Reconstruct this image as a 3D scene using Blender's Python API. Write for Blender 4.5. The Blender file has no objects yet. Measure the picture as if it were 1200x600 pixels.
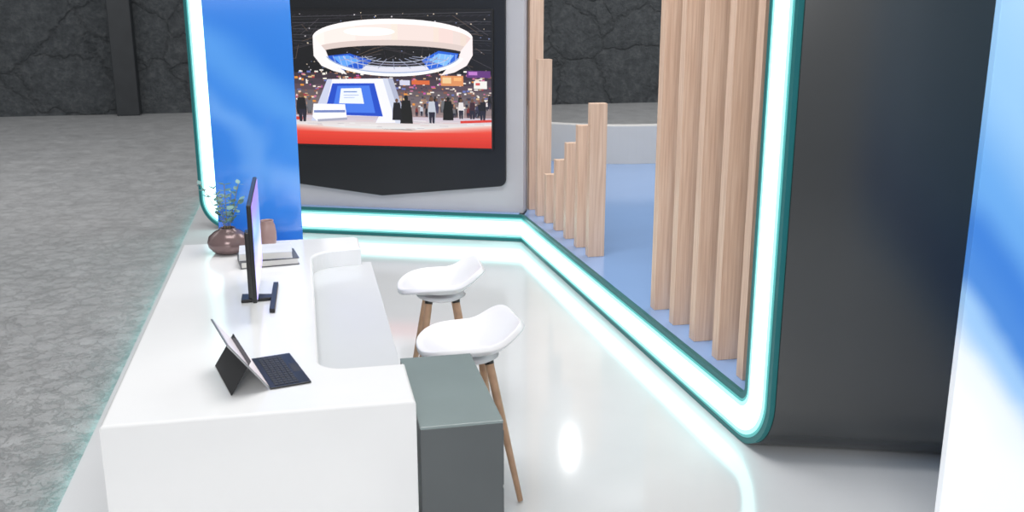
import bpy, bmesh, math, random
from mathutils import Vector, Matrix
random.seed(7)
scene = bpy.context.scene
COL = scene.collection

# ------------------------------------------------------------------ materials
def s2l(c):
    c = c/255.0
    return c/12.92 if c <= 0.04045 else ((c+0.055)/1.055)**2.4
def rgb(r, g, b): return (s2l(r), s2l(g), s2l(b), 1.0)

def new_mat(name):
    m = bpy.data.materials.new(name); m.use_nodes = True
    nt = m.node_tree
    return m, nt, nt.nodes['Principled BSDF']

def mat(name, col, rough=0.5, metal=0.0, emit=None, es=0.0, noise=0.0, nscale=8.0, bump=0.0, bscale=60.0, coat=0.0, spec=0.5):
    m, nt, b = new_mat(name)
    b.inputs['Base Color'].default_value = col
    b.inputs['Roughness'].default_value = rough
    b.inputs['Metallic'].default_value = metal
    b.inputs['Coat Weight'].default_value = coat
    b.inputs['Specular IOR Level'].default_value = spec
    if emit:
        b.inputs['Emission Color'].default_value = emit
        b.inputs['Emission Strength'].default_value = es
    tc = nt.nodes.new('ShaderNodeTexCoord')
    if noise > 0:
        n = nt.nodes.new('ShaderNodeTexNoise'); n.inputs['Scale'].default_value = nscale
        n.inputs['Detail'].default_value = 5
        nt.links.new(tc.outputs['Object'], n.inputs['Vector'])
        r = nt.nodes.new('ShaderNodeValToRGB')
        r.color_ramp.elements[0].position = 0.3; r.color_ramp.elements[1].position = 0.7
        r.color_ramp.elements[0].color = tuple(c*(1-noise) for c in col[:3])+(1,)
        r.color_ramp.elements[1].color = tuple(min(1, c*(1+noise)) for c in col[:3])+(1,)
        nt.links.new(n.outputs['Fac'], r.inputs['Fac'])
        nt.links.new(r.outputs['Color'], b.inputs['Base Color'])
    if bump > 0:
        n2 = nt.nodes.new('ShaderNodeTexNoise'); n2.inputs['Scale'].default_value = bscale
        n2.inputs['Detail'].default_value = 4
        nt.links.new(tc.outputs['Object'], n2.inputs['Vector'])
        bp = nt.nodes.new('ShaderNodeBump'); bp.inputs['Strength'].default_value = bump
        bp.inputs['Distance'].default_value = 0.01
        nt.links.new(n2.outputs['Fac'], bp.inputs['Height'])
        nt.links.new(bp.outputs['Normal'], b.inputs['Normal'])
    return m

def ramp(nt, stops):
    r = nt.nodes.new('ShaderNodeValToRGB')
    e = r.color_ramp.elements
    while len(e) < len(stops): e.new(0.5)
    for i, (p, c) in enumerate(stops):
        e[i].position = p; e[i].color = c
    return r

def wood_mat():
    m, nt, b = new_mat('oak_wood')
    tc = nt.nodes.new('ShaderNodeTexCoord')
    oi = nt.nodes.new('ShaderNodeObjectInfo')
    add = nt.nodes.new('ShaderNodeVectorMath'); add.operation = 'ADD'
    sc = nt.nodes.new('ShaderNodeVectorMath'); sc.operation = 'SCALE'; sc.inputs['Scale'].default_value = 13
    comb = nt.nodes.new('ShaderNodeCombineXYZ')
    for k in 'XYZ': nt.links.new(oi.outputs['Random'], comb.inputs[k])
    nt.links.new(comb.outputs[0], sc.inputs[0])
    nt.links.new(tc.outputs['Object'], add.inputs[0]); nt.links.new(sc.outputs[0], add.inputs[1])
    mp = nt.nodes.new('ShaderNodeMapping'); mp.inputs['Scale'].default_value = (44, 44, 1.2)
    nt.links.new(add.outputs[0], mp.inputs['Vector'])
    n = nt.nodes.new('ShaderNodeTexNoise'); n.inputs['Scale'].default_value = 2.0
    n.inputs['Detail'].default_value = 8; n.inputs['Distortion'].default_value = 0.15
    nt.links.new(mp.outputs[0], n.inputs['Vector'])
    r = ramp(nt, [(0.26, rgb(206, 170, 146)), (0.5, rgb(224, 192, 168)), (0.74, rgb(236, 208, 186))])
    nt.links.new(n.outputs['Fac'], r.inputs['Fac'])
    nt.links.new(r.outputs['Color'], b.inputs['Base Color'])
    b.inputs['Roughness'].default_value = 0.45
    bp = nt.nodes.new('ShaderNodeBump'); bp.inputs['Strength'].default_value = 0.05; bp.inputs['Distance'].default_value = 0.003
    nt.links.new(n.outputs['Fac'], bp.inputs['Height']); nt.links.new(bp.outputs['Normal'], b.inputs['Normal'])
    return m

def stone_mat():
    m, nt, b = new_mat('cracked_dark_stone')
    tc = nt.nodes.new('ShaderNodeTexCoord')
    n = nt.nodes.new('ShaderNodeTexNoise'); n.inputs['Scale'].default_value = 1.6; n.inputs['Detail'].default_value = 7
    n.inputs['Roughness'].default_value = 0.6
    nt.links.new(tc.outputs['Object'], n.inputs['Vector'])
    mix = nt.nodes.new('ShaderNodeMixRGB'); mix.inputs['Fac'].default_value = 0.4
    nt.links.new(tc.outputs['Object'], mix.inputs[1]); nt.links.new(n.outputs['Color'], mix.inputs[2])
    v = nt.nodes.new('ShaderNodeTexVoronoi'); v.feature = 'DISTANCE_TO_EDGE'; v.inputs['Scale'].default_value = 1.35
    nt.links.new(mix.outputs[0], v.inputs['Vector'])
    cr = ramp(nt, [(0.0, (0, 0, 0, 1)), (0.03, (0.6, 0.6, 0.6, 1)), (0.2, (1, 1, 1, 1))])
    nt.links.new(v.outputs['Distance'], cr.inputs['Fac'])
    n2 = nt.nodes.new('ShaderNodeTexNoise'); n2.inputs['Scale'].default_value = 7; n2.inputs['Detail'].default_value = 15
    n2.inputs['Roughness'].default_value = 0.76
    nt.links.new(tc.outputs['Object'], n2.inputs['Vector'])
    r = ramp(nt, [(0.3, rgb(62, 67, 71)), (0.5, rgb(84, 89, 93)), (0.72, rgb(114, 118, 121))])
    nt.links.new(n2.outputs['Fac'], r.inputs['Fac'])
    mul = nt.nodes.new('ShaderNodeMixRGB'); mul.blend_type = 'MULTIPLY'; mul.inputs['Fac'].default_value = 0.12
    nt.links.new(r.outputs[0], mul.inputs[1]); nt.links.new(cr.outputs[0], mul.inputs[2])
    nt.links.new(mul.outputs[0], b.inputs['Base Color'])
    ma = nt.nodes.new('ShaderNodeMath'); ma.operation = 'MULTIPLY_ADD'; ma.inputs[1].default_value = 0.65
    nt.links.new(cr.outputs[0], ma.inputs[0]); nt.links.new(n2.outputs['Fac'], ma.inputs[2])
    bp = nt.nodes.new('ShaderNodeBump'); bp.inputs['Strength'].default_value = 1.0; bp.inputs['Distance'].default_value = 0.13
    nt.links.new(ma.outputs[0], bp.inputs['Height']); nt.links.new(bp.outputs['Normal'], b.inputs['Normal'])
    b.inputs['Roughness'].default_value = 0.55
    return m

def concrete_mat():
    m, nt, b = new_mat('worn_concrete')
    tc = nt.nodes.new('ShaderNodeTexCoord')
    n = nt.nodes.new('ShaderNodeTexNoise'); n.inputs['Scale'].default_value = 3.2; n.inputs['Detail'].default_value = 15
    n.inputs['Roughness'].default_value = 0.78; n.inputs['Distortion'].default_value = 0.2
    nt.links.new(tc.outputs['Object'], n.inputs['Vector'])
    r = ramp(nt, [(0.3, rgb(150, 151, 152)), (0.5, rgb(172, 173, 174)), (0.72, rgb(196, 197, 198))])
    nt.links.new(n.outputs['Fac'], r.inputs['Fac'])
    nl = nt.nodes.new('ShaderNodeTexNoise'); nl.inputs['Scale'].default_value = 0.5; nl.inputs['Detail'].default_value = 6
    nt.links.new(tc.outputs['Object'], nl.inputs['Vector'])
    rl = ramp(nt, [(0.35, (0.74, 0.75, 0.76, 1)), (0.62, (1, 1, 1, 1))])
    nt.links.new(nl.outputs['Fac'], rl.inputs['Fac'])
    mul = nt.nodes.new('ShaderNodeMixRGB'); mul.blend_type = 'MULTIPLY'; mul.inputs['Fac'].default_value = 0.55
    nt.links.new(r.outputs[0], mul.inputs[1]); nt.links.new(rl.outputs[0], mul.inputs[2])
    nt.links.new(mul.outputs[0], b.inputs['Base Color'])
    rr = ramp(nt, [(0.35, (0.42, 0.42, 0.42, 1)), (0.65, (0.28, 0.28, 0.28, 1))])
    nt.links.new(nl.outputs['Fac'], rr.inputs['Fac']); nt.links.new(rr.outputs[0], b.inputs['Roughness'])
    n2 = nt.nodes.new('ShaderNodeTexNoise'); n2.inputs['Scale'].default_value = 22; n2.inputs['Detail'].default_value = 12
    n2.inputs['Roughness'].default_value = 0.7
    nt.links.new(tc.outputs['Object'], n2.inputs['Vector'])
    v = nt.nodes.new('ShaderNodeTexVoronoi'); v.feature = 'DISTANCE_TO_EDGE'; v.inputs['Scale'].default_value = 8.0
    mix = nt.nodes.new('ShaderNodeMixRGB'); mix.inputs['Fac'].default_value = 0.25
    nt.links.new(tc.outputs['Object'], mix.inputs[1]); nt.links.new(n2.outputs['Color'], mix.inputs[2])
    nt.links.new(mix.outputs[0], v.inputs['Vector'])
    cr = ramp(nt, [(0.0, (0, 0, 0, 1)), (0.08, (0.35, 0.35, 0.35, 1))])
    nt.links.new(v.outputs['Distance'], cr.inputs['Fac'])
    ma = nt.nodes.new('ShaderNodeMath'); ma.operation = 'ADD'
    nt.links.new(cr.outputs[0], ma.inputs[0]); nt.links.new(n2.outputs['Fac'], ma.inputs[1])
    bp = nt.nodes.new('ShaderNodeBump'); bp.inputs['Strength'].default_value = 0.7; bp.inputs['Distance'].default_value = 0.013
    nt.links.new(ma.outputs[0], bp.inputs['Height']); nt.links.new(bp.outputs['Normal'], b.inputs['Normal'])
    return m

def graphic_mat(name, kx, kz, lo, hi, stops, wav, es, rough=0.25, nsc=1.3, dist=1.2):
    """printed graphic: colour follows kx*x+kz*z in the panel's own coordinates"""
    m, nt, b = new_mat(name)
    tc = nt.nodes.new('ShaderNodeTexCoord')
    sep = nt.nodes.new('ShaderNodeSeparateXYZ'); nt.links.new(tc.outputs['Object'], sep.inputs[0])
    mx = nt.nodes.new('ShaderNodeMath'); mx.operation = 'MULTIPLY'; mx.inputs[1].default_value = kx
    nt.links.new(sep.outputs['X'], mx.inputs[0])
    mz = nt.nodes.new('ShaderNodeMath'); mz.operation = 'MULTIPLY_ADD'; mz.inputs[1].default_value = kz
    nt.links.new(sep.outputs['Z'], mz.inputs[0]); nt.links.new(mx.outputs[0], mz.inputs[2])
    n = nt.nodes.new('ShaderNodeTexNoise'); n.inputs['Scale'].default_value = nsc; n.inputs['Detail'].default_value = 2
    n.inputs['Distortion'].default_value = dist
    nt.links.new(tc.outputs['Object'], n.inputs['Vector'])
    mn = nt.nodes.new('ShaderNodeMath'); mn.operation = 'MULTIPLY_ADD'; mn.inputs[1].default_value = wav
    nt.links.new(n.outputs['Fac'], mn.inputs[0]); nt.links.new(mz.outputs[0], mn.inputs[2])
    mr = nt.nodes.new('ShaderNodeMapRange'); mr.inputs['From Min'].default_value = lo + wav*0.5; mr.inputs['From Max'].default_value = hi + wav*0.5
    nt.links.new(mn.outputs[0], mr.inputs['Value'])
    r = ramp(nt, stops); r.color_ramp.interpolation = 'EASE'
    nt.links.new(mr.outputs[0], r.inputs['Fac'])
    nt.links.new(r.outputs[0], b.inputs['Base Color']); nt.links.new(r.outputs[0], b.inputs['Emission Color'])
    b.inputs['Emission Strength'].default_value = es  # screens are lit; the printed panels only get added brightness
    b.inputs['Roughness'].default_value = rough
    return m

M = {}
M['floor_white'] = mat('glossy_white_floor', rgb(217, 219, 221), 0.09, noise=0.015, nscale=3, spec=0.9)
M['white'] = mat('white_lacquer', rgb(238, 239, 240), 0.14, noise=0.01, nscale=4)
M['white_in'] = mat('white_worktop_laminate', rgb(212, 215, 218), 0.16, noise=0.01, nscale=4)
M['wallgrey'] = mat('pale_grey_wall_paint', rgb(192, 192, 198), 0.5, noise=0.02, nscale=3)
M['offwhite'] = mat('off_white_wall_paint', rgb(208, 207, 205), 0.6, noise=0.02, nscale=3)
M['black'] = mat('satin_black_panel', rgb(28, 31, 36), 0.3, noise=0.1, nscale=2)
M['bezel'] = mat('black_plastic', rgb(24, 25, 28), 0.35, bump=0.05, bscale=300)
M['column'] = mat('charcoal_lacquer', rgb(54, 56, 57), 0.24, noise=0.08, nscale=1.2, spec=0.8)
M['teal'] = mat('teal_edge_glow', rgb(20, 78, 80), 0.4, emit=rgb(20, 84, 86), es=0.7, noise=0.1, nscale=4)  # dark teal trim, with emission painting the strip's light falloff
M['teal2'] = mat('teal_painted_bloom', rgb(50, 124, 124), 0.4, emit=rgb(84, 166, 164), es=0.85, noise=0.02, nscale=4)  # outer step of the bloom painted beside the LED core
M['cyan'] = mat('cyan_painted_bloom', rgb(120, 210, 208), 0.4, emit=rgb(172, 236, 232), es=1.0, noise=0.02, nscale=4)  # inner, paler step of the painted bloom
M['led'] = mat('led_diffuser', rgb(240, 255, 253), 0.4, emit=(0.56, 1.0, 0.96, 1), es=2.5, noise=0.01)
M['teal_floor_glow'] = mat('teal_added_glow', rgb(100, 230, 225), 0.4, emit=(0.25, 1.0, 0.95, 1), es=4.0, noise=0.01)  # for the added strip that tints the hall floor
M['deck'] = mat('blue_gloss_deck', rgb(140, 174, 222), 0.13, noise=0.06, nscale=0.6, spec=0.9)
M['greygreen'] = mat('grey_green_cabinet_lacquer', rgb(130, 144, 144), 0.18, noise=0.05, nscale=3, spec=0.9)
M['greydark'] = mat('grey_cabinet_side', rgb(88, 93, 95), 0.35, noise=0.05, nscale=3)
M['metal'] = mat('dark_metal', rgb(70, 68, 66), 0.35, metal=0.9, noise=0.05)
M['seat'] = mat('white_moulded_plastic', rgb(232, 232, 235), 0.3, noise=0.01)
M['legwood'] = mat('beech_leg_wood', rgb(200, 160, 130), 0.45, noise=0.1, nscale=20)
M['vase'] = mat('plum_brown_glazed_ceramic', rgb(124, 104, 104), 0.22, metal=0.3, noise=0.12, nscale=6)
M['cup'] = mat('rose_brown_ceramic', rgb(172, 142, 138), 0.35, noise=0.08, nscale=9)
M['leaf'] = mat('blue_green_leaf', rgb(122, 160, 156), 0.5, noise=0.2, nscale=14)
M['stem'] = mat('olive_stem', rgb(140, 130, 94), 0.6, noise=0.15, nscale=14)
M['paper'] = mat('book_pages', rgb(228, 226, 222), 0.8, bump=0.2, bscale=200)
M['coverd'] = mat('dark_book_cover', rgb(90, 92, 98), 0.45, noise=0.08)
M['coverg'] = mat('pale_book_cover', rgb(218, 220, 225), 0.45, noise=0.05)
M['keys'] = mat('black_keycaps', rgb(44, 46, 50), 0.5, noise=0.08)
M['silver'] = mat('silver_metal', rgb(176, 178, 182), 0.3, metal=0.8, noise=0.03)
M['pillar'] = mat('dark_steel_pillar', rgb(40, 44, 48), 0.5, noise=0.15, nscale=3)
M['oak'] = wood_mat(); M['stone'] = stone_mat(); M['concrete'] = concrete_mat()
M['bluegraphic'] = graphic_mat('blue_wave_print_glow', 0.9, 1.0, 0.4, 3.0,
    [(0.0, rgb(24, 88, 192)), (0.22, rgb(34, 106, 208)), (0.38, rgb(54, 126, 216)), (0.48, rgb(92, 152, 226)), (0.56, rgb(60, 132, 218)), (0.64, rgb(78, 146, 222)), (0.75, rgb(44, 120, 210)), (1.0, rgb(48, 126, 214))], 1.0, 0.24, 0.1, 1.0, 0.6)  # slight emission brightens this print; the panel is no lamp
M['skygraphic'] = graphic_mat('sky_swoosh_print_glow', 1.3, 1.0, 0.80, 2.9,
    [(0.0, rgb(238, 242, 247)), (0.08, rgb(228, 236, 247)), (0.17, rgb(150, 192, 234)), (0.24, rgb(70, 132, 210)), (0.32, rgb(58, 124, 208)), (0.42, rgb(100, 162, 226)), (0.6, rgb(146, 194, 236)), (0.9, rgb(176, 214, 243))], 0.22, 0.34, 0.3, 2.2, 0.4)  # brightness added by emission here too, over the plain print
M['monscreen'] = graphic_mat('monitor_picture', 1.0, 2.0, 0.0, 1.0,
    [(0.0, rgb(170, 150, 225)), (0.4, rgb(200, 190, 245)), (0.7, rgb(120, 140, 225)), (1.0, rgb(150, 120, 210))], 0.3, 0.9)
M['tabscreen'] = graphic_mat('tablet_picture', 1.0, 2.0, 0.0, 0.6,
    [(0.0, rgb(226, 216, 220)), (1.0, rgb(200, 196, 206))], 0.2, 0.5)

# ------------------------------------------------------------------ mesh helpers
def link(o, parent=None):
    COL.objects.link(o)
    if parent: o.parent = parent
    return o
def mesh_obj(name, verts, faces, m, parent=None, loc=(0, 0, 0), smooth=False, bevel=0.0, seg=3):
    me = bpy.data.meshes.new(name); me.from_pydata([tuple(v) for v in verts], [], faces)
    bm = bmesh.new(); bm.from_mesh(me)
    bmesh.ops.recalc_face_normals(bm, faces=bm.faces); bm.to_mesh(me); bm.free()
    me.materials.append(m)
    for p in me.polygons: p.use_smooth = smooth
    o = bpy.data.objects.new(name, me); o.location = loc
    link(o, parent)
    if bevel > 0:
        b = o.modifiers.new('bevel', 'BEVEL'); b.width = bevel; b.segments = seg
        b.limit_method = 'ANGLE'; b.angle_limit = math.radians(35)
    return o
def prism_data(poly, z0, z1):
    n = len(poly)
    v = [(p[0], p[1], z0) for p in poly]+[(p[0], p[1], z1) for p in poly]
    f = [list(range(n))[::-1], list(range(n, 2*n))]
    for i in range(n):
        j = (i+1) % n; f.append([i, j, n+j, n+i])
    return v, f
def prism(name, poly, z0, z1, m, parent=None, loc=(0, 0, 0), bevel=0.0, seg=3):
    v, f = prism_data(poly, z0, z1)
    return mesh_obj(name, v, f, m, parent, loc, bevel=bevel, seg=seg)
def box(name, lo, hi, m, parent=None, loc=(0, 0, 0), bevel=0.0, seg=2):
    return prism(name, [(lo[0], lo[1]), (hi[0], lo[1]), (hi[0], hi[1]), (lo[0], hi[1])], lo[2], hi[2], m, parent, loc, bevel, seg)
def bevel_top(o, width, z, seg=4):
    """round only the upper rim of a prism"""
    bm = bmesh.new(); bm.from_mesh(o.data)
    es = [ed for ed in bm.edges if all(abs(v.co.z-z) < 1e-5 for v in ed.verts)]
    bmesh.ops.bevel(bm, geom=es, offset=width, segments=seg, affect='EDGES', profile=0.5)
    bm.to_mesh(o.data); bm.free()
def tube_data(pts, rads, n=14):
    v, f = [], []
    pts = [Vector(p) for p in pts]
    for i, p in enumerate(pts):
        d = (pts[min(i+1, len(pts)-1)]-pts[max(i-1, 0)]).normalized()
        a = Vector((0, 0, 1)) if abs(d.z) < 0.9 else Vector((1, 0, 0))
        x = d.cross(a).normalized(); y = d.cross(x).normalized()
        for k in range(n):
            t = 2*math.pi*k/n
            v.append(p+(x*math.cos(t)+y*math.sin(t))*rads[i])
    for i in range(len(pts)-1):
        for k in range(n):
            k2 = (k+1) % n
            f.append([i*n+k, i*n+k2, (i+1)*n+k2, (i+1)*n+k])
    f.append(list(range(n))[::-1]); f.append([(len(pts)-1)*n+k for k in range(n)])
    return v, f
def tube(name, pts, rads, m, parent=None, n=14):
    v, f = tube_data(pts, rads, n)
    return mesh_obj(name, v, f, m, parent, smooth=True)
def lathe(name, prof, m, parent=None, loc=(0, 0, 0), n=40):
    v, f = [], []
    for r, z in prof:
        for k in range(n):
            t = 2*math.pi*k/n; v.append((r*math.cos(t), r*math.sin(t), z))
    for i in range(len(prof)-1):
        for k in range(n):
            k2 = (k+1) % n; f.append([i*n+k, i*n+k2, (i+1)*n+k2, (i+1)*n+k])
    f.append(list(range(n))[::-1]); f.append([(len(prof)-1)*n+k for k in range(n)])
    return mesh_obj(name, v, f, m, parent, loc, smooth=True)
def joined(parts):
    V, F = [], []
    for v, f in parts:
        o = len(V); V += list(v); F += [[i+o for i in q] for q in f]
    return V, F
def empty(name, loc, rz=0.0):
    e = bpy.data.objects.new(name, None); e.location = loc; e.rotation_euler = (0, 0, rz)
    e.empty_display_size = 0.1
    COL.objects.link(e); return e
def tag(o, label, cat, group=None, kind=None):
    o['label'] = label; o['category'] = cat
    if group: o['group'] = group
    if kind: o['kind'] = kind
    return o

# ------------------------------------------------------------------ hall
o = mesh_obj('floor', [(-22, -6, -0.06), (26, -6, -0.06), (26, 22.3, -0.06), (-22, 22.3, -0.06)], [[0, 1, 2, 3]], M['concrete'])
tag(o, 'worn grey concrete hall floor with rough patches', 'floor', kind='structure')
o = box('wall_back', (-22, 22.2, -0.06), (26, 22.6, 7.0), M['stone'])
tag(o, 'dark cracked stone hall wall', 'wall', kind='structure')
o = box('trim_1', (-3.80, 21.85, -0.06), (-3.34, 22.2, 7.0), M['pillar'], bevel=0.02)
tag(o, 'dark flat pillar standing against the stone hall wall', 'pillar', kind='structure')

# ------------------------------------------------------------------ booth base
plat = prism('booth_platform', [(-1.19, -1.5), (7.0, -1.5), (7.0, 12.9), (-1.19, 12.9)], -0.058, -0.001, M['floor_white'])
tag(plat, 'glossy white low exhibition booth platform on the concrete', 'platform')
o = box('edge_trim', (-1.215, -1.5, -0.012), (-1.19, 12.9, -0.001), M['floor_white'], plat)  # overhang that hides the added glow strip from above
o = box('added_glow_strip', (-1.197, -1.4, -0.05), (-1.1905, 12.5, -0.014), M['teal_floor_glow'], plat); o['label'] = 'unseen teal glow strip added under the platform edge'  # added out of view to throw teal light on the hall floor

C = Vector((2.04, 9.13, 0))
d1 = Vector((0.18, -4.65, 0)).normalized(); n1 = Vector((d1.y, -d1.x, 0))
d2 = Vector((-0.927, 0.375, 0)).normalized(); n2 = Vector((-0.375, -0.927, 0)).normalized()
e = Vector((0.947, -0.321, 0)).normalized()
L1, L2, R, W, H = 4.92, 3.37, 0.32, 0.27, 3.3

def rib_path(L, a, u0, n=18, H=H):
    pts = [(u0, a)]
    if L-R > u0+1e-4: pts.append((L-R, a))
    for i in range(1, n+1):
        t = -math.pi/2+math.pi/2*i/n
        pts.append((L-R+(R-a)*math.cos(t), R+(R-a)*math.sin(t)))
    pts.append((L-a, H))
    return pts
def ribbon(name, org, d, off, a, b, t0, t1, L, m, parent=None, u0=0.0, H=H, bevel=0):
    A = rib_path(L, a, u0, H=H); B = rib_path(L, b, u0, H=H); n = len(A)
    V = []
    for t in (t0, t1):
        for P in (A, B):
            for (u, z) in P: V.append(org+d*u+off*t+Vector((0, 0, z)))
    F = []
    for i in range(n-1):
        F.append([i, i+1, n+i+1, n+i]); F.append([2*n+i, 2*n+i+1, 3*n+i+1, 3*n+i])
        F.append([i, i+1, 2*n+i+1, 2*n+i]); F.append([n+i, n+i+1, 3*n+i+1, 3*n+i])
    F.append([0, n, 3*n, 2*n]); F.append([n-1, 2*n-1, 4*n-1, 3*n-1])
    return mesh_obj(name, V, F, m, parent, bevel=bevel)

rb = empty('light_ribbon', (C.x, C.y, 0))
tag(rb, 'glowing white light ribbon with teal edges and painted bloom running round the booth', 'light strip')
org = Vector((0, 0, 0.001))
for d_, n_, L_ in ((d1, n1, L1), (d2, n2, L2)):
    ribbon('edge_trim', org, d_, n_, 0.0, W, -0.02, 0.008, L_, M['teal'], rb)
    ribbon('bloom_border', org, d_, n_, 0.032, W-0.032, -0.006, 0.011, L_, M['teal2'], rb)
    ribbon('bloom_rim', org, d_, n_, 0.048, W-0.048, -0.005, 0.014, L_, M['cyan'], rb)  # border and rim are bloom painted as emissive bands round the core
    ribbon('diffuser', org, d_, n_, 0.072, W-0.072, -0.004, 0.017, L_, M['led'], rb)

ew = ribbon('end_wall', C+Vector((0, 0, 0.001)), d1, e, 0.0, W, 0.022, 1.7, L1, M['column'], u0=L1-R)
for p in ew.data.polygons: p.use_smooth = True
b_ = ew.modifiers.new('b', 'EDGE_SPLIT'); b_.split_angle = math.radians(30)
tag(ew, 'tall charcoal lacquered end wall with a curved foot beside the light ribbon', 'wall panel')

# deck with slats
A1 = C+d1*(L1-R-0.001)
deck_poly = [tuple((C-n1*0.024)[:2]), tuple((A1-n1*0.022)[:2]), tuple((A1+e*3.5)[:2]), (6.85, 11.95), (4.0, 12.2), (2.95, 12.75), (2.178, 9.42)]
dk = prism('slat_deck', deck_poly, 0.0005, 0.27, M['deck'])
tag(dk, 'raised glossy blue deck carrying the wooden slats', 'platform')
pp = []
for i in range(37):
    t = i/36
    pp.append((3.0+t*3.7, 11.80+0.10*math.sin(t*math.pi)-0.25*t+0.6*max(0, (0.33-t)/0.33)**2))
inner = pp; outer = [(x, y+0.16) for x, y in pp][::-1]
o = prism('low_parapet', inner+outer, 0.271, 0.76, M['offwhite'])
bevel_top(o, 0.015, 0.76)
tag(o, 'low white curved parapet behind the blue deck', 'low wall')

def bw(u, z, t=0.0): return C+d2*u+n2*t+Vector((0, 0, z))
def bw_box(name, u0, u1, z0, z1, t0, t1, m, parent=None, bevel=0, base=None):
    base = base or Vector((0, 0, 0))
    P = [bw(u0, 0, t0)-base, bw(u1, 0, t0)-base, bw(u1, 0, t1)-base, bw(u0, 0, t1)-base]
    return prism(name, [(p.x, p.y) for p in P], z0, z1, m, parent, bevel=bevel)
wallo = bw_box('display_wall', 0.0, 3.05, 0.272, 3.3, -0.29, -0.07, M['wallgrey'])
tag(wallo, 'pale grey booth wall carrying the black screen surround', 'wall panel')
o = ribbon('wall_frame', C+Vector((0, 0, 0.001)), d2, n2, 0.0, W-0.002, -0.30, -0.021, L2, M['column'], u0=0.003)
tag(o, 'dark frame behind the back light ribbon with rounded corner', 'frame')
o = bw_box('wall_ledge', 0.03, 3.02, 0.2715, 0.277, -0.069, 0.004, M['deck'])
tag(o, 'thin blue ledge on top of the wall base', 'ledge')

def bw_poly(name, pts, t0, t1, m, parent=None, bevel=0):
    n = len(pts)
    V = [bw(u, z, t0) for u, z in pts]+[bw(u, z, t1) for u, z in pts]
    F = [list(range(n))[::-1], list(range(n, 2*n))]+[[i, (i+1) % n, n+(i+1) % n, n+i] for i in range(n)]
    return mesh_obj(name, V, F, m, parent, bevel=bevel)
pts = [(1.42, 0.405)]
for i in range(7):
    t = math.pi/2*i/6; pts.append((0.165+0.07*(1-math.sin(t)), 0.535+0.07*(1-math.cos(t))))
pts.append((0.165, 3.25)); pts.append((2.7, 3.25))
for i in range(7):
    t = math.pi/2*(1-i/6); pts.append((2.70-0.07*(1-math.sin(t)), 0.535+0.07*(1-math.cos(t))))
o = bw_poly('screen_surround', pts, -0.069, -0.03, M['black'], bevel=0.006)
tag(o, 'satin black wall surround with a pointed lower edge and rounded corners', 'panel')

# --------- TV with picture
TVL, TVR, TVB, TVT = 2.575, 0.297, 0.911, 2.195
tv = empty('wall_television', tuple(bw((TVL+TVR)/2, TVB, 0)))
base = tv.location.copy()
tv_body = bw_box('housing', TVR-0.018, TVL+0.018, TVB-0.018, TVT+0.018, -0.029, -0.003, M['bezel'], tv, bevel=0.004, base=Vector((base.x, base.y, 0)))
tv_body.location = (0, 0, -base.z)
tag(tv, 'large wide television showing a busy trade show hall', 'television')
imgV, imgF, imgM, imgmats = [], [], [], []
matidx = {}
def colmat(c, es=1.0):
    c = tuple(int(max(0, min(255, x))/6)*6 for x in c)
    k = (c, es)
    if k not in matidx:
        mm, nt_, b_ = new_mat('screen_colour_%d_%d_%d' % c)
        b_.inputs['Base Color'].default_value = (0.01, 0.01, 0.01, 1); b_.inputs['Roughness'].default_value = 0.3
        b_.inputs['Emission Color'].default_value = rgb(*c); b_.inputs['Emission Strength'].default_value = es
        matidx[k] = len(imgmats); imgmats.append(mm)
    return matidx[k]
layer = [0]
def P(pts, c, es=1.0):
    layer[0] += 1
    t = -0.0028+0.000005*layer[0]
    st = len(imgV)
    for x, y in pts:
        u = TVR+(576-x)*0.00849; z = TVT-(y-13)*0.00798
        u = min(max(u, TVR), TVL); z = min(max(z, TVB), TVT)
        imgV.append(bw(u, z, t)-base)
    imgF.append(list(range(st, st+len(pts)))); imgM.append(colmat(c, es))
def rect(x0, y0, x1, y1, c, es=1.0): P([(x0, y0), (x1, y0), (x1, y1), (x0, y1)], c, es)
def ell(cx, cy, rx, ry, c, n=36, es=1.0):
    P([(cx+rx*math.cos(2*math.pi*i/n), cy+ry*math.sin(2*math.pi*i/n)) for i in range(n)], c, es)
def band(cx, cy, rx, ry, cy2, rx2, ry2, a0, a1, c, n=30, es=1.0, c2=None):
    """crescent between two elliptic arcs (angles in degrees, y downwards)"""
    A = [(cx+rx*math.cos(math.radians(a0+(a1-a0)*i/n)), cy+ry*math.sin(math.radians(a0+(a1-a0)*i/n))) for i in range(n+1)]
    B = [(cx+rx2*math.cos(math.radians(a0+(a1-a0)*i/n)), cy2+ry2*math.sin(math.radians(a0+(a1-a0)*i/n))) for i in range(n+1)]
    for i in range(n):
        k = i/(n-1); cc = c if c2 is None else tuple(a+(b-a)*k for a, b in zip(c, c2))
        P([A[i], A[i+1], B[i+1], B[i]], cc, es)
def line(x0, y0, x1, y1, w, c, es=1.0):
    L = math.hypot(x1-x0, y1-y0); nx, ny = -(y1-y0)/L*w/2, (x1-x0)/L*w/2
    P([(x0-nx, y0-ny), (x1-nx, y1-ny), (x1+nx, y1+ny), (x0+nx, y0+ny)], c, es)
def vgrad(x0, x1, y0, y1, c0, c1, n=10):
    for i in range(n):
        t = (i+0.5)/n; rect(x0, y0+(y1-y0)*i/n, x1, y0+(y1-y0)*(i+1)/n+0.2, tuple(a+(b-a)*t for a, b in zip(c0, c1)))
rect(300, 10, 580, 176, (14, 14, 20))
for k in range(5):
    y = 16+k*9
    line(345, y+4-k*2, 576, y-2+k*2, 0.7, (70, 66, 74)); line(345, y+7-k*2, 576, y+1+k*2, 0.5, (52, 50, 58))
    for i in range(26):
        x = 345+i*9
        line(x, y+3.5-k, x+4.5, y+1.2, 0.35, (62, 58, 66))
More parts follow.
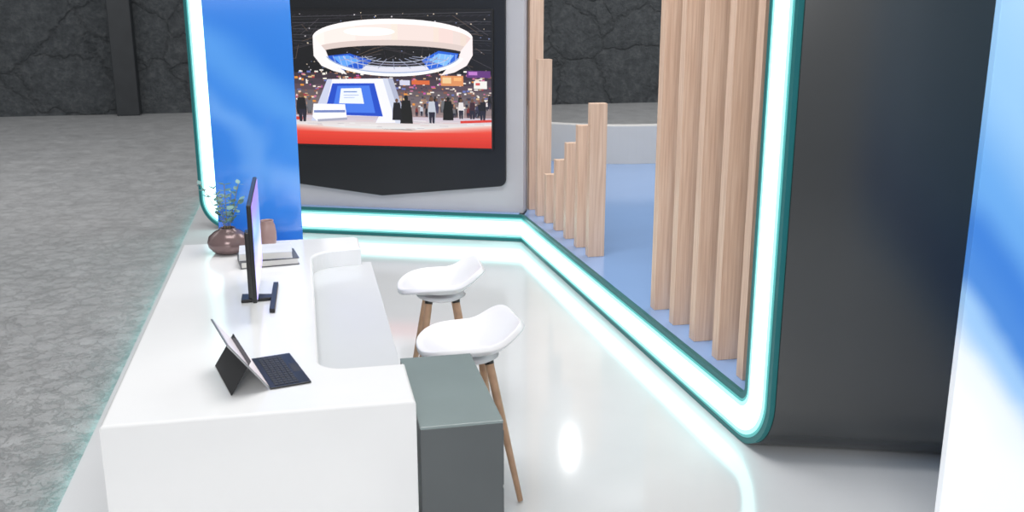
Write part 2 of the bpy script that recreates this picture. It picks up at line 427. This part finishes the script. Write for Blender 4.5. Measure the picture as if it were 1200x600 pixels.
for i in range(60):
    x0 = random.uniform(345, 570); y0 = random.uniform(14, 80)
    line(x0, y0, x0+random.uniform(-60, 60), y0+random.uniform(6, 22), 0.4, random.choice([(72, 66, 74), (92, 84, 92), (48, 46, 54), (110, 90, 80)]))
for i in range(70):
    x = random.uniform(345, 575); y = random.uniform(15, 86); s = random.uniform(0.4, 1.0)
    ell(x, y, s, s*0.8, random.choice([(210, 205, 215), (235, 220, 194), (130, 140, 180)]), 8)
# far halls
vgrad(300, 580, 86, 142, (54, 46, 58), (170, 148, 148), 8)
cols = [(236, 150, 60), (190, 60, 66), (250, 235, 225), (110, 120, 190), (226, 186, 140), (60, 54, 74), (214, 120, 160), (255, 248, 240), (140, 94, 80), (190, 140, 110), (56, 54, 70), (240, 220, 200), (255, 250, 236), (200, 90, 170)]
for i in range(480):
    x = random.uniform(344, 574); y = random.uniform(82, 126); w = random.uniform(1.0, 5); h = random.uniform(0.6, 2.8)
    rect(x, y, x+w, y+h, random.choice(cols))
rect(518, 88, 544, 100, (232, 150, 96)); rect(520, 90, 530, 97, (250, 214, 160)); rect(533, 90, 542, 94, (255, 190, 120)); rect(548, 82, 575, 90, (104, 54, 130)); rect(550, 83, 560, 87, (200, 130, 210)); rect(556, 94, 571, 103, (250, 246, 240)); rect(558, 96, 563, 99, (220, 90, 90))
rect(484, 94, 505, 99, (224, 110, 60)); rect(470, 94, 482, 100, (216, 220, 240))
# pale floor and red carpet
vgrad(300, 580, 138, 153, (210, 200, 208), (242, 238, 240), 6)
for i in range(40):
    x = random.uniform(345, 570); y = random.uniform(141, 152); rect(x, y, x+random.uniform(5, 22), y+0.7, random.choice([(250, 248, 250), (206, 198, 208), (222, 200, 200)]))
for i in range(16):
    k = i/16; c = (240, int(220-148*k), int(212-156*k))
    P([(300, 148+i*0.55), (345, 149+i*0.55), (400, 152.5+i*0.5), (480, 154+i*0.45), (576, 146+i*0.55), (580, 176), (300, 176)], c)
for i in range(14):
    y = 157+i*1.4; P([(300, y), (400, y+0.6), (580, y-1), (580, 176), (300, 176)], (238-2*i, 72-2*i, 56-2*i))
line(540, 143, 576, 141, 3, (222, 60, 52)); line(344, 142, 352, 142, 4, (214, 60, 52))
# stage structure
P([(384, 94), (458, 92), (472, 145), (440, 146), (444, 138), (376, 138), (372, 145), (362, 145)], (240, 244, 255), 1.1)
P([(384, 94), (390, 94), (378, 138), (370, 145), (362, 145)], (212, 218, 242))
P([(390, 99), (440, 98), (449, 138), (378, 137)], (34, 80, 206))
P([(396, 102), (434, 101), (440, 134), (388, 134)], (74, 128, 240))
P([(400, 105), (424, 104), (427, 123), (397, 123)], (236, 244, 255), 1.1)
line(403, 109, 419, 108.6, 1.4, (120, 150, 214)); line(403, 113, 421, 112.6, 0.8, (170, 190, 230)); line(403, 116, 416, 115.6, 0.8, (170, 190, 230))
P([(450, 92), (462, 92), (478, 146), (464, 146)], (220, 226, 242)); P([(456, 92), (462, 92), (478, 146), (472, 146)], (182, 188, 214))
P([(366, 124), (404, 124), (406, 143), (370, 146), (364, 140)], (250, 250, 255), 1.1)
P([(366, 132), (404, 131), (404, 134), (366, 135)], (120, 140, 200)); P([(370, 143), (406, 140), (406, 143), (370, 146)], (176, 178, 196))
# open canopy ring : tall lit outer band, inner underside sloping in to a thin rim, hall seen through it
band(462, 62, 78, 24, 62, 66, 17, 20, 160, (236, 238, 250))
band(462, 44, 93, 22, 64, 93, 12, 180, 360, (255, 246, 240), n=40, es=1.1, c2=(236, 212, 204))
band(462, 44, 93, 22, 48, 93, 20, 180, 360, (255, 250, 246), es=1.15)
band(462, 59, 93, 12.5, 65, 90, 12, 180, 360, (232, 214, 208))
P([(369, 42), (369, 66), (378, 78), (392, 84), (408, 88), (402, 80), (388, 72), (384, 60)], (250, 244, 244), 1.1)
P([(555, 42), (555, 64), (548, 76), (534, 84), (518, 88), (526, 79), (538, 70), (542, 58)], (246, 236, 236), 1.1)
P([(386, 66), (412, 63), (438, 71), (426, 81), (404, 83), (390, 75)], (30, 92, 214)); P([(392, 67), (410, 65), (426, 72), (404, 79)], (96, 164, 252), 1.1)
P([(539, 62), (516, 59), (496, 70), (506, 82), (524, 81), (536, 72)], (38, 104, 224)); P([(534, 64), (516, 62), (504, 70), (524, 77)], (130, 190, 255), 1.1)
for i in range(6):
    line(392+i*7, 66, 398+i*6, 81, 0.5, (200, 220, 250)); line(500+i*7, 80-i, 506+i*6, 63, 0.5, (200, 220, 250))
for k, cc in enumerate([(206, 212, 230), (150, 154, 176), (188, 192, 214)]):
    rx, ry = 62-k*13, 13-k*2.8
    band(466, 66, rx, ry, 66, rx-1.2, ry-1.0, 0, 180, cc)
for i in range(9):
    t = math.radians(24+i*16)
    line(462+math.cos(t)*26, 64+math.sin(t)*5, 462+math.cos(t)*70, 62+math.sin(t)*19, 0.7, (160, 166, 190))
band(462, 62, 84, 27.5, 62, 80, 24, 12, 168, (255, 252, 252), es=1.1)
band(462, 62, 80, 24, 62, 78, 22.6, 12, 168, (170, 186, 226))
ell(436, 37, 30, 5, (255, 252, 248), 30, 1.15)
# people
def person(x, y, h, c, robe=False):
    w = h*(0.15 if not robe else 0.20)
    P([(x-w*0.7, y-h*0.82), (x+w*0.7, y-h*0.82), (x+w, y-h*0.4), (x+w*(0.7 if not robe else 1.1), y), (x+w*0.12, y), (x, y-h*0.3 if not robe else y), (x-w*0.12, y), (x-w*(0.7 if not robe else 1.1), y), (x-w, y-h*0.4)], c)
    if not robe and random.random() < 0.6:
        P([(x-w*0.8, y-h*0.42), (x+w*0.8, y-h*0.42), (x+w*0.6, y), (x+w*0.12, y), (x, y-h*0.3), (x-w*0.12, y), (x-w*0.6, y)], (38, 40, 58))
    ell(x, y-h*0.91, h*0.07, h*0.09, (110, 78, 64) if c != (20, 18, 22) else (20, 18, 22), 10)
pc = [(24, 24, 32), (20, 18, 22), (236, 232, 230), (60, 64, 92), (120, 52, 50), (20, 18, 22), (110, 110, 116), (200, 206, 220), (160, 130, 110)]
for i in range(46):
    person(random.uniform(474, 574), random.uniform(126, 138), random.uniform(11, 18), random.choice(pc))
for i in range(10):
    person(random.uniform(346, 364), random.uniform(128, 140), random.uniform(14, 22), random.choice(pc))
for x, y, h, c, rb_ in [(477, 146, 34, (20, 18, 22), True), (507, 145, 32, (200, 206, 220), False), (526, 141, 28, (20, 18, 22), True), (541, 139, 24, (236, 232, 230), False),
                   (554, 139, 24, (60, 40, 48), False), (566, 140, 26, (24, 24, 32), False), (352, 146, 36, (24, 24, 32), False), (466, 142, 26, (24, 24, 32), True)]:
    person(x, y, h, c, rb_)
me = bpy.data.meshes.new('display'); me.from_pydata([tuple(v) for v in imgV], [], imgF)
for mm in imgmats: me.materials.append(mm)
for i, p in enumerate(me.polygons): p.material_index = imgM[i]
o = bpy.data.objects.new('display', me); link(o, tv); o['label'] = 'lit display showing a trade fair stand'

# ------------------------------------------------------------------ wood slats
def slat(x, y, h, lab, grp, w=0.13):
    o = box('wooden_slat', (0, 0, 0), (w, 0.08, h-0.271), M['oak'], loc=(x, y, 0.271), bevel=0.001)
    tag(o, lab, 'slat', grp)
def sx(y): return 2.16+(9.3-y)*0.0281
for y in (4.68, 5.0, 5.33, 5.65, 5.98):
    slat(sx(y), y, 3.3, 'tall pale oak slat in the row by the end wall', 'tall oak slats', 0.127)
for y, h, lab in ((7.43, 1.51, 'short oak slat, tallest of the stepped row'), (7.75, 1.30, 'short oak slat in the stepped row on the blue deck'), (8.07, 1.11, 'short oak slat in the stepped row on the blue deck'),
             (8.39, 0.915, 'low oak slat in the stepped row on the blue deck'), (8.71, 0.73, 'lowest oak slat in the stepped row'), (9.03, 1.76, 'medium height oak slat near the pale grey wall'),
             (9.34, 3.3, 'full height oak slat beside the pale grey wall')):
    slat(sx(y), y, h, lab, 'stepped oak slats', 0.135)

# ------------------------------------------------------------------ graphic panels
o = box('graphic_panel', (0, 0, 0), (0.494, 0.05, 3.3), M['bluegraphic'], loc=(-0.532, 6.02, 0), bevel=0.003)
tag(o, 'tall blue printed panel with pale waves behind the desk', 'panel')
o = box('graphic_panel', (0, 0, 0), (1.8, 0.06, 3.3), M['skygraphic'], loc=(2.45, 3.16, 0), bevel=0.003)
o.rotation_euler = (0, 0, math.atan2(e.y, e.x))
tag(o, 'tall white panel with a blue sky swoosh print', 'panel')

# ------------------------------------------------------------------ desk
desk = empty('reception_desk', (-0.2, 4.6, 0))
tag(desk, 'long white glossy reception desk with a curved recessed worktop', 'desk')
def dl(p): return (p[0]+0.2, p[1]-4.6)
def arc(cx, cy, r, a0, a1, n=10): return [(cx+r*math.cos(math.radians(a0+(a1-a0)*i/n)), cy+r*math.sin(math.radians(a0+(a1-a0)*i/n))) for i in range(n+1)]
top = [(-0.73, 3.29), (0.345, 3.29), (0.345, 3.68)]
top += arc(0.115, 3.785, 0.105, 270, 180)
top += arc(0.175, 5.42, 0.165, 180, 90)
top += [(0.29, 5.60), (0.29, 5.86), (0.27, 5.90), (-0.73, 5.90)]
ct = prism('counter_top', [dl(p) for p in top], 0.785, 0.90, M['white'], desk)
bevel_top(ct, 0.012, 0.90)
wt = [(-0.02, 3.6), (0.352, 3.68), (0.352, 5.66), (-0.02, 5.66)]
prism('worktop', [dl(p) for p in wt], 0.77, 0.80, M['white_in'], desk, bevel=0.004)
body = [(-0.73, 3.29), (0.345, 3.29), (0.345, 3.36), (-0.1, 3.36), (-0.1, 5.6), (0.29, 5.6), (0.29, 5.89), (-0.73, 5.90)]
prism('base_cabinet', [dl(p) for p in body], 0.0, 0.785, M['white'], desk)

cab = empty('pedestal_cabinet', (0.515, 3.69, 0))
tag(cab, 'grey green office pedestal cabinet tucked beside the white desk', 'cabinet')
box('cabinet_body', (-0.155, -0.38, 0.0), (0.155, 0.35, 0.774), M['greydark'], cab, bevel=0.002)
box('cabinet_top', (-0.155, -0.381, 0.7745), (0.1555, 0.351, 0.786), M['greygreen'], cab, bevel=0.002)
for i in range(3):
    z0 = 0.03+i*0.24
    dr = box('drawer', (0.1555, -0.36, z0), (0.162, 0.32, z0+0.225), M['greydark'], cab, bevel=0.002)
    h = box('handle', (0.1625, -0.08, z0+0.18), (0.168, 0.08, z0+0.195), M['metal'], dr, bevel=0.002)

# ------------------------------------------------------------------ stools
def shell_mesh():
    nr, nt_ = 16, 72
    V = [(0, 0, 0)]; F = []
    def pos(r, t):
        c, s = math.cos(t), math.sin(t)
        ex = 2/3.6 if c > 0 else 2/2.6
        x = 0.25*math.copysign(abs(c)**ex, c)*r; y = 0.235*math.copysign(abs(s)**ex, s)*r
        k = max(0.0, x)/0.25; q = abs(y)/0.235
        z = 0.05*r**3*q**2 + 0.115*max(0, (k-0.25)/0.75)**1.4 + 0.03*max(0, k-0.5)*q**2
        z -= 0.03*math.exp(-((x+0.03)**2+y**2)/0.014)
        if c < 0: z += 0.018*max(0, (abs(x)/0.25))**1.5*(r < 0.8) - 0.012*(abs(x)/0.25)**4
        return (x, y, z)
    for i in range(1, nr+1):
        for k in range(nt_): V.append(pos(i/nr, 2*math.pi*k/nt_))
    V[0] = pos(0.0001, 0.3)
    for k in range(nt_): F.append([0, 1+k, 1+(k+1) % nt_])
    for i in range(nr-1):
        for k in range(nt_):
            k2 = (k+1) % nt_; F.append([1+i*nt_+k, 1+(i+1)*nt_+k, 1+(i+1)*nt_+k2, 1+i*nt_+k2])
    return V, F
def stool(loc, rz, lab):
    s = empty('bar_stool', loc, rz); tag(s, lab, 'stool', 'white bar stools')
    V, F = shell_mesh()
    o = mesh_obj('seat', V, F, M['seat'], s, loc=(0, 0, 0.712), smooth=True)
    sm = o.modifiers.new('smooth', 'SMOOTH'); sm.factor = 0.5; sm.iterations = 3
    md = o.modifiers.new('thick', 'SOLIDIFY'); md.thickness = 0.032; md.offset = -1
    b = o.modifiers.new('bev', 'BEVEL'); b.width = 0.007; b.segments = 3; b.limit_method = 'ANGLE'; b.angle_limit = math.radians(50)
    o['label'] = 'white moulded seat shell with upturned back'
    lathe('seat_mount', [(0.05, -0.012), (0.10, -0.008), (0.12, 0.0), (0.14, 0.012), (0.08, 0.012)], M['seat'], s, loc=(0, 0, 0.660))
    for a, b_ in ((1, 1), (1, -1), (-1, 1), (-1, -1)):
        p0 = Vector((0.075*a, 0.07*b_, 0.662)); p1 = Vector((0.18*a, 0.25*b_, 0.006))
        lg = tube('leg', [p0.lerp(p1, 0.01), p0.lerp(p1, 0.35), p1], [0.0205, 0.0195, 0.013], M['legwood'], s)
        tube('leg_socket', [p0, p0.lerp(p1, 0.03)], [0.0225, 0.0225], M['metal'], lg)
    return s
stool((0.715, 4.335, 0), math.radians(4), 'white bar stool with wooden legs by the grey cabinet')
stool((0.72, 5.33, 0), math.radians(-3), 'white bar stool with wooden legs at the desk recess')

# ------------------------------------------------------------------ monitor
mo = empty('computer_monitor', (-0.248, 4.68, 0.901), math.radians(0.2))
tag(mo, 'thin black computer monitor with a lilac screen on the desk', 'monitor')
box('screen_housing', (-0.014, -0.365, 0.09), (0.006, 0.365, 0.535), M['bezel'], mo, bevel=0.005)
box('display', (0.0055, -0.355, 0.105), (0.009, 0.355, 0.525), M['monscreen'], mo)
prism('neck', [(-0.05, -0.035), (-0.0145, -0.035), (-0.0145, 0.035), (-0.05, 0.035)], 0.012, 0.34, M['bezel'], mo, bevel=0.006)
v1 = prism_data([(0.05, -0.23), (0.075, -0.235), (0.085, 0.225), (0.06, 0.225)], 0.001, 0.02)
v2 = prism_data([(-0.085, -0.05), (0.055, -0.03), (0.062, 0.03), (-0.085, 0.06)], 0.001, 0.016)
V, F = joined([v1, v2]); mesh_obj('stand_foot', V, F, M['bezel'], mo, bevel=0.003)

# ------------------------------------------------------------------ tablet with keyboard cover
tb = empty('tablet_computer', (-0.212, 3.67, 0.901), math.radians(14))
tag(tb, 'slim tablet on its kickstand with a black keyboard cover', 'tablet')
kb = box('keyboard_cover', (0.0, -0.172, 0.001), (0.155, 0.172, 0.007), M['bezel'], tb, bevel=0.002)
kp = []
for r_ in range(5):
    for c_ in range(13):
        x0 = 0.022+r_*0.0185; y0 = -0.155+c_*0.0235
        kp.append(prism_data([(x0, y0), (x0+0.015, y0), (x0+0.015, y0+0.02), (x0, y0+0.02)], 0.0065, 0.0085))
kp.append(prism_data([(0.119, -0.045), (0.149, -0.045), (0.149, 0.045), (0.119, 0.045)], 0.0065, 0.0073))
V, F = joined(kp); mesh_obj('keys', V, F, M['keys'], kb)
tilt = math.atan2(0.125, 0.17)
def slab(name, w, h, th, m, parent, x, z, ang, bevel=0.003):
    v, f = prism_data([(0, -w), (th, -w), (th, w), (0, w)], 0, h)
    o = mesh_obj(name, v, f, m, parent, loc=(x, 0, z), bevel=bevel); o.rotation_euler = (0, ang, 0); return o
slab('tablet_body', 0.17, 0.235, 0.007, M['silver'], tb, -0.006, 0.004, -tilt)
slab('display', 0.163, 0.219, 0.001, M['tabscreen'], tb, 0.0005-0.005, 0.014, -tilt, 0)
slab('kickstand', 0.168, 0.145, 0.003, M['bezel'], tb, -0.142, 0.002, math.radians(33), 0.001)
# ------------------------------------------------------------------ books, vases
def book(loc, rz, l, w, t, cover, lab):
    b = empty('book', loc, rz); tag(b, lab, 'book', 'books on the desk')
    v1 = prism_data([(-l/2, -w/2), (l/2, -w/2), (l/2, w/2), (-l/2, w/2)], 0.0005, 0.004)
    v2 = prism_data([(-l/2, -w/2), (l/2, -w/2), (l/2, w/2), (-l/2, w/2)], t-0.004, t)
    v3 = prism_data([(-l/2, -w/2), (-l/2+0.004, -w/2), (-l/2+0.004, w/2), (-l/2, w/2)], 0.003, t-0.003)
    V, F = joined([v1, v2, v3]); mesh_obj('cover', V, F, cover, b)
    box('pages', (-l/2+0.004, -w/2+0.004, 0.004), (l/2-0.005, w/2-0.004, t-0.004), M['paper'], b)
book((-0.228, 5.39, 0.901), math.radians(8), 0.31, 0.22, 0.038, M['coverd'], 'dark covered book at the bottom of the stack')
book((-0.238, 5.39, 0.940), math.radians(2), 0.28, 0.20, 0.038, M['coverg'], 'pale grey book on top of the dark book')
vs = lathe('vase', [(0.045, 0.0), (0.082, 0.006), (0.110, 0.036), (0.116, 0.064), (0.106, 0.096), (0.075, 0.122), (0.047, 0.134), (0.044, 0.144), (0.038, 0.144), (0.038, 0.132), (0.065, 0.112), (0.094, 0.085), (0.094, 0.05), (0.05, 0.02)], M['vase'], loc=(-0.452, 5.655, 0.902))
tag(vs, 'round squat plum brown glazed vase holding branches', 'vase')
cp = lathe('bud_vase', [(0.03, 0.0), (0.042, 0.006), (0.05, 0.05), (0.05, 0.09), (0.044, 0.13), (0.036, 0.15), (0.038, 0.16), (0.033, 0.16), (0.031, 0.148), (0.04, 0.12), (0.04, 0.03)], M['cup'], loc=(-0.235, 5.73, 0.902))
tag(cp, 'small rounded rose brown ceramic vase behind the books', 'vase')
pl = empty('leafy_branches', (-0.452, 5.655, 0.93)); tag(pl, 'blue green leafy branches standing in the round vase', 'plant')
stems, leaves = [], []
random.seed(21)
for k in range(7):
    a = 2*math.pi*k/7+0.3; sp = random.uniform(0.05, 0.13); h = random.uniform(0.20, 0.31)
    pts_ = [Vector((0.012*math.cos(a), 0.012*math.sin(a), 0.0)), Vector((0.016*math.cos(a), 0.016*math.sin(a), 0.12))]
    for i in range(1, 8):
        t = i/7; pts_.append(Vector((math.cos(a)*(0.016+sp*t**1.2), math.sin(a)*(0.016+sp*t**1.2), 0.12+h*t-0.12*t*0.3)))
    stems.append(tube_data(pts_, [0.002]*len(pts_), 6))
    for i in range(2, 9):
        for sgn in (1, -1):
            p = pts_[i]; ang = a+sgn*1.3+random.uniform(-.5, .5); lz = random.uniform(-.2, .7)
            d = Vector((math.cos(ang), math.sin(ang), lz)).normalized(); sd = d.cross(Vector((random.uniform(-.8, .8), random.uniform(-.8, .8), 1))).normalized()
            ln = random.uniform(0.030, 0.048); wd = ln*0.33
            q = [p, p+d*ln*0.3+sd*wd, p+d*ln*0.7+sd*wd*0.9, p+d*ln, p+d*ln*0.7-sd*wd*0.9, p+d*ln*0.3-sd*wd]
            leaves.append(([tuple(x) for x in q], [[0, 1, 2, 3, 4, 5]]))
V, F = joined(stems); mesh_obj('stems', V, F, M['stem'], pl, smooth=True)
V, F = joined(leaves); mesh_obj('foliage', V, F, M['leaf'], pl)

# ------------------------------------------------------------------ lights
def area(name, loc, target, size, power, col=(1, 1, 1)):
    l = bpy.data.lights.new(name, 'AREA'); l.energy = power; l.size = size; l.color = col
    o = bpy.data.objects.new(name, l); o.location = loc
    o.rotation_euler = (Vector(target)-Vector(loc)).to_track_quat('-Z', 'Y').to_euler(); link(o); return o
area('booth_softbox', (0.4, 5.2, 5.8), (0.6, 5.2, 0), 3.0, 200, (1, 0.985, 0.97))
area('deck_softbox', (5.0, 9.0, 5.5), (4.0, 9.5, 0), 3.0, 165, (1, 0.99, 0.98))
area('front_softbox', (-0.8, -2.8, 3.8), (0.6, 5.0, 0.6), 3.0, 235, (1, 0.985, 0.97))
area('hall_softbox', (-6, 12, 7.0), (-6, 17, 0), 7.0, 440, (1, 0.99, 0.98))
area('hall_softbox', (9, 17, 7.0), (8, 21, 0), 6.0, 330, (1, 0.99, 0.98))
l = bpy.data.lights.new('ceiling_spot', 'POINT'); l.energy = 26; l.shadow_soft_size = 0.045
o = bpy.data.objects.new('ceiling_spot', l); o.location = (3.317, 11.82, 3.6); link(o)

w = bpy.data.worlds.new('world'); scene.world = w; w.use_nodes = True
bg = w.node_tree.nodes['Background']; bg.inputs['Color'].default_value = (0.98, 0.985, 1.0, 1); bg.inputs['Strength'].default_value = 0.44

scene.view_settings.view_transform = 'Standard'

cam = bpy.data.cameras.new('camera'); cam.lens = 34.5; cam.sensor_width = 36; cam.sensor_fit = 'HORIZONTAL'
cam.dof.use_dof = True; cam.dof.focus_distance = 6.0; cam.dof.aperture_fstop = 4.0
co = bpy.data.objects.new('camera', cam); co.location = (0, 0, 2.3)
co.rotation_euler = (math.radians(90-14.65), 0, math.radians(-12)); link(co)
scene.camera = co
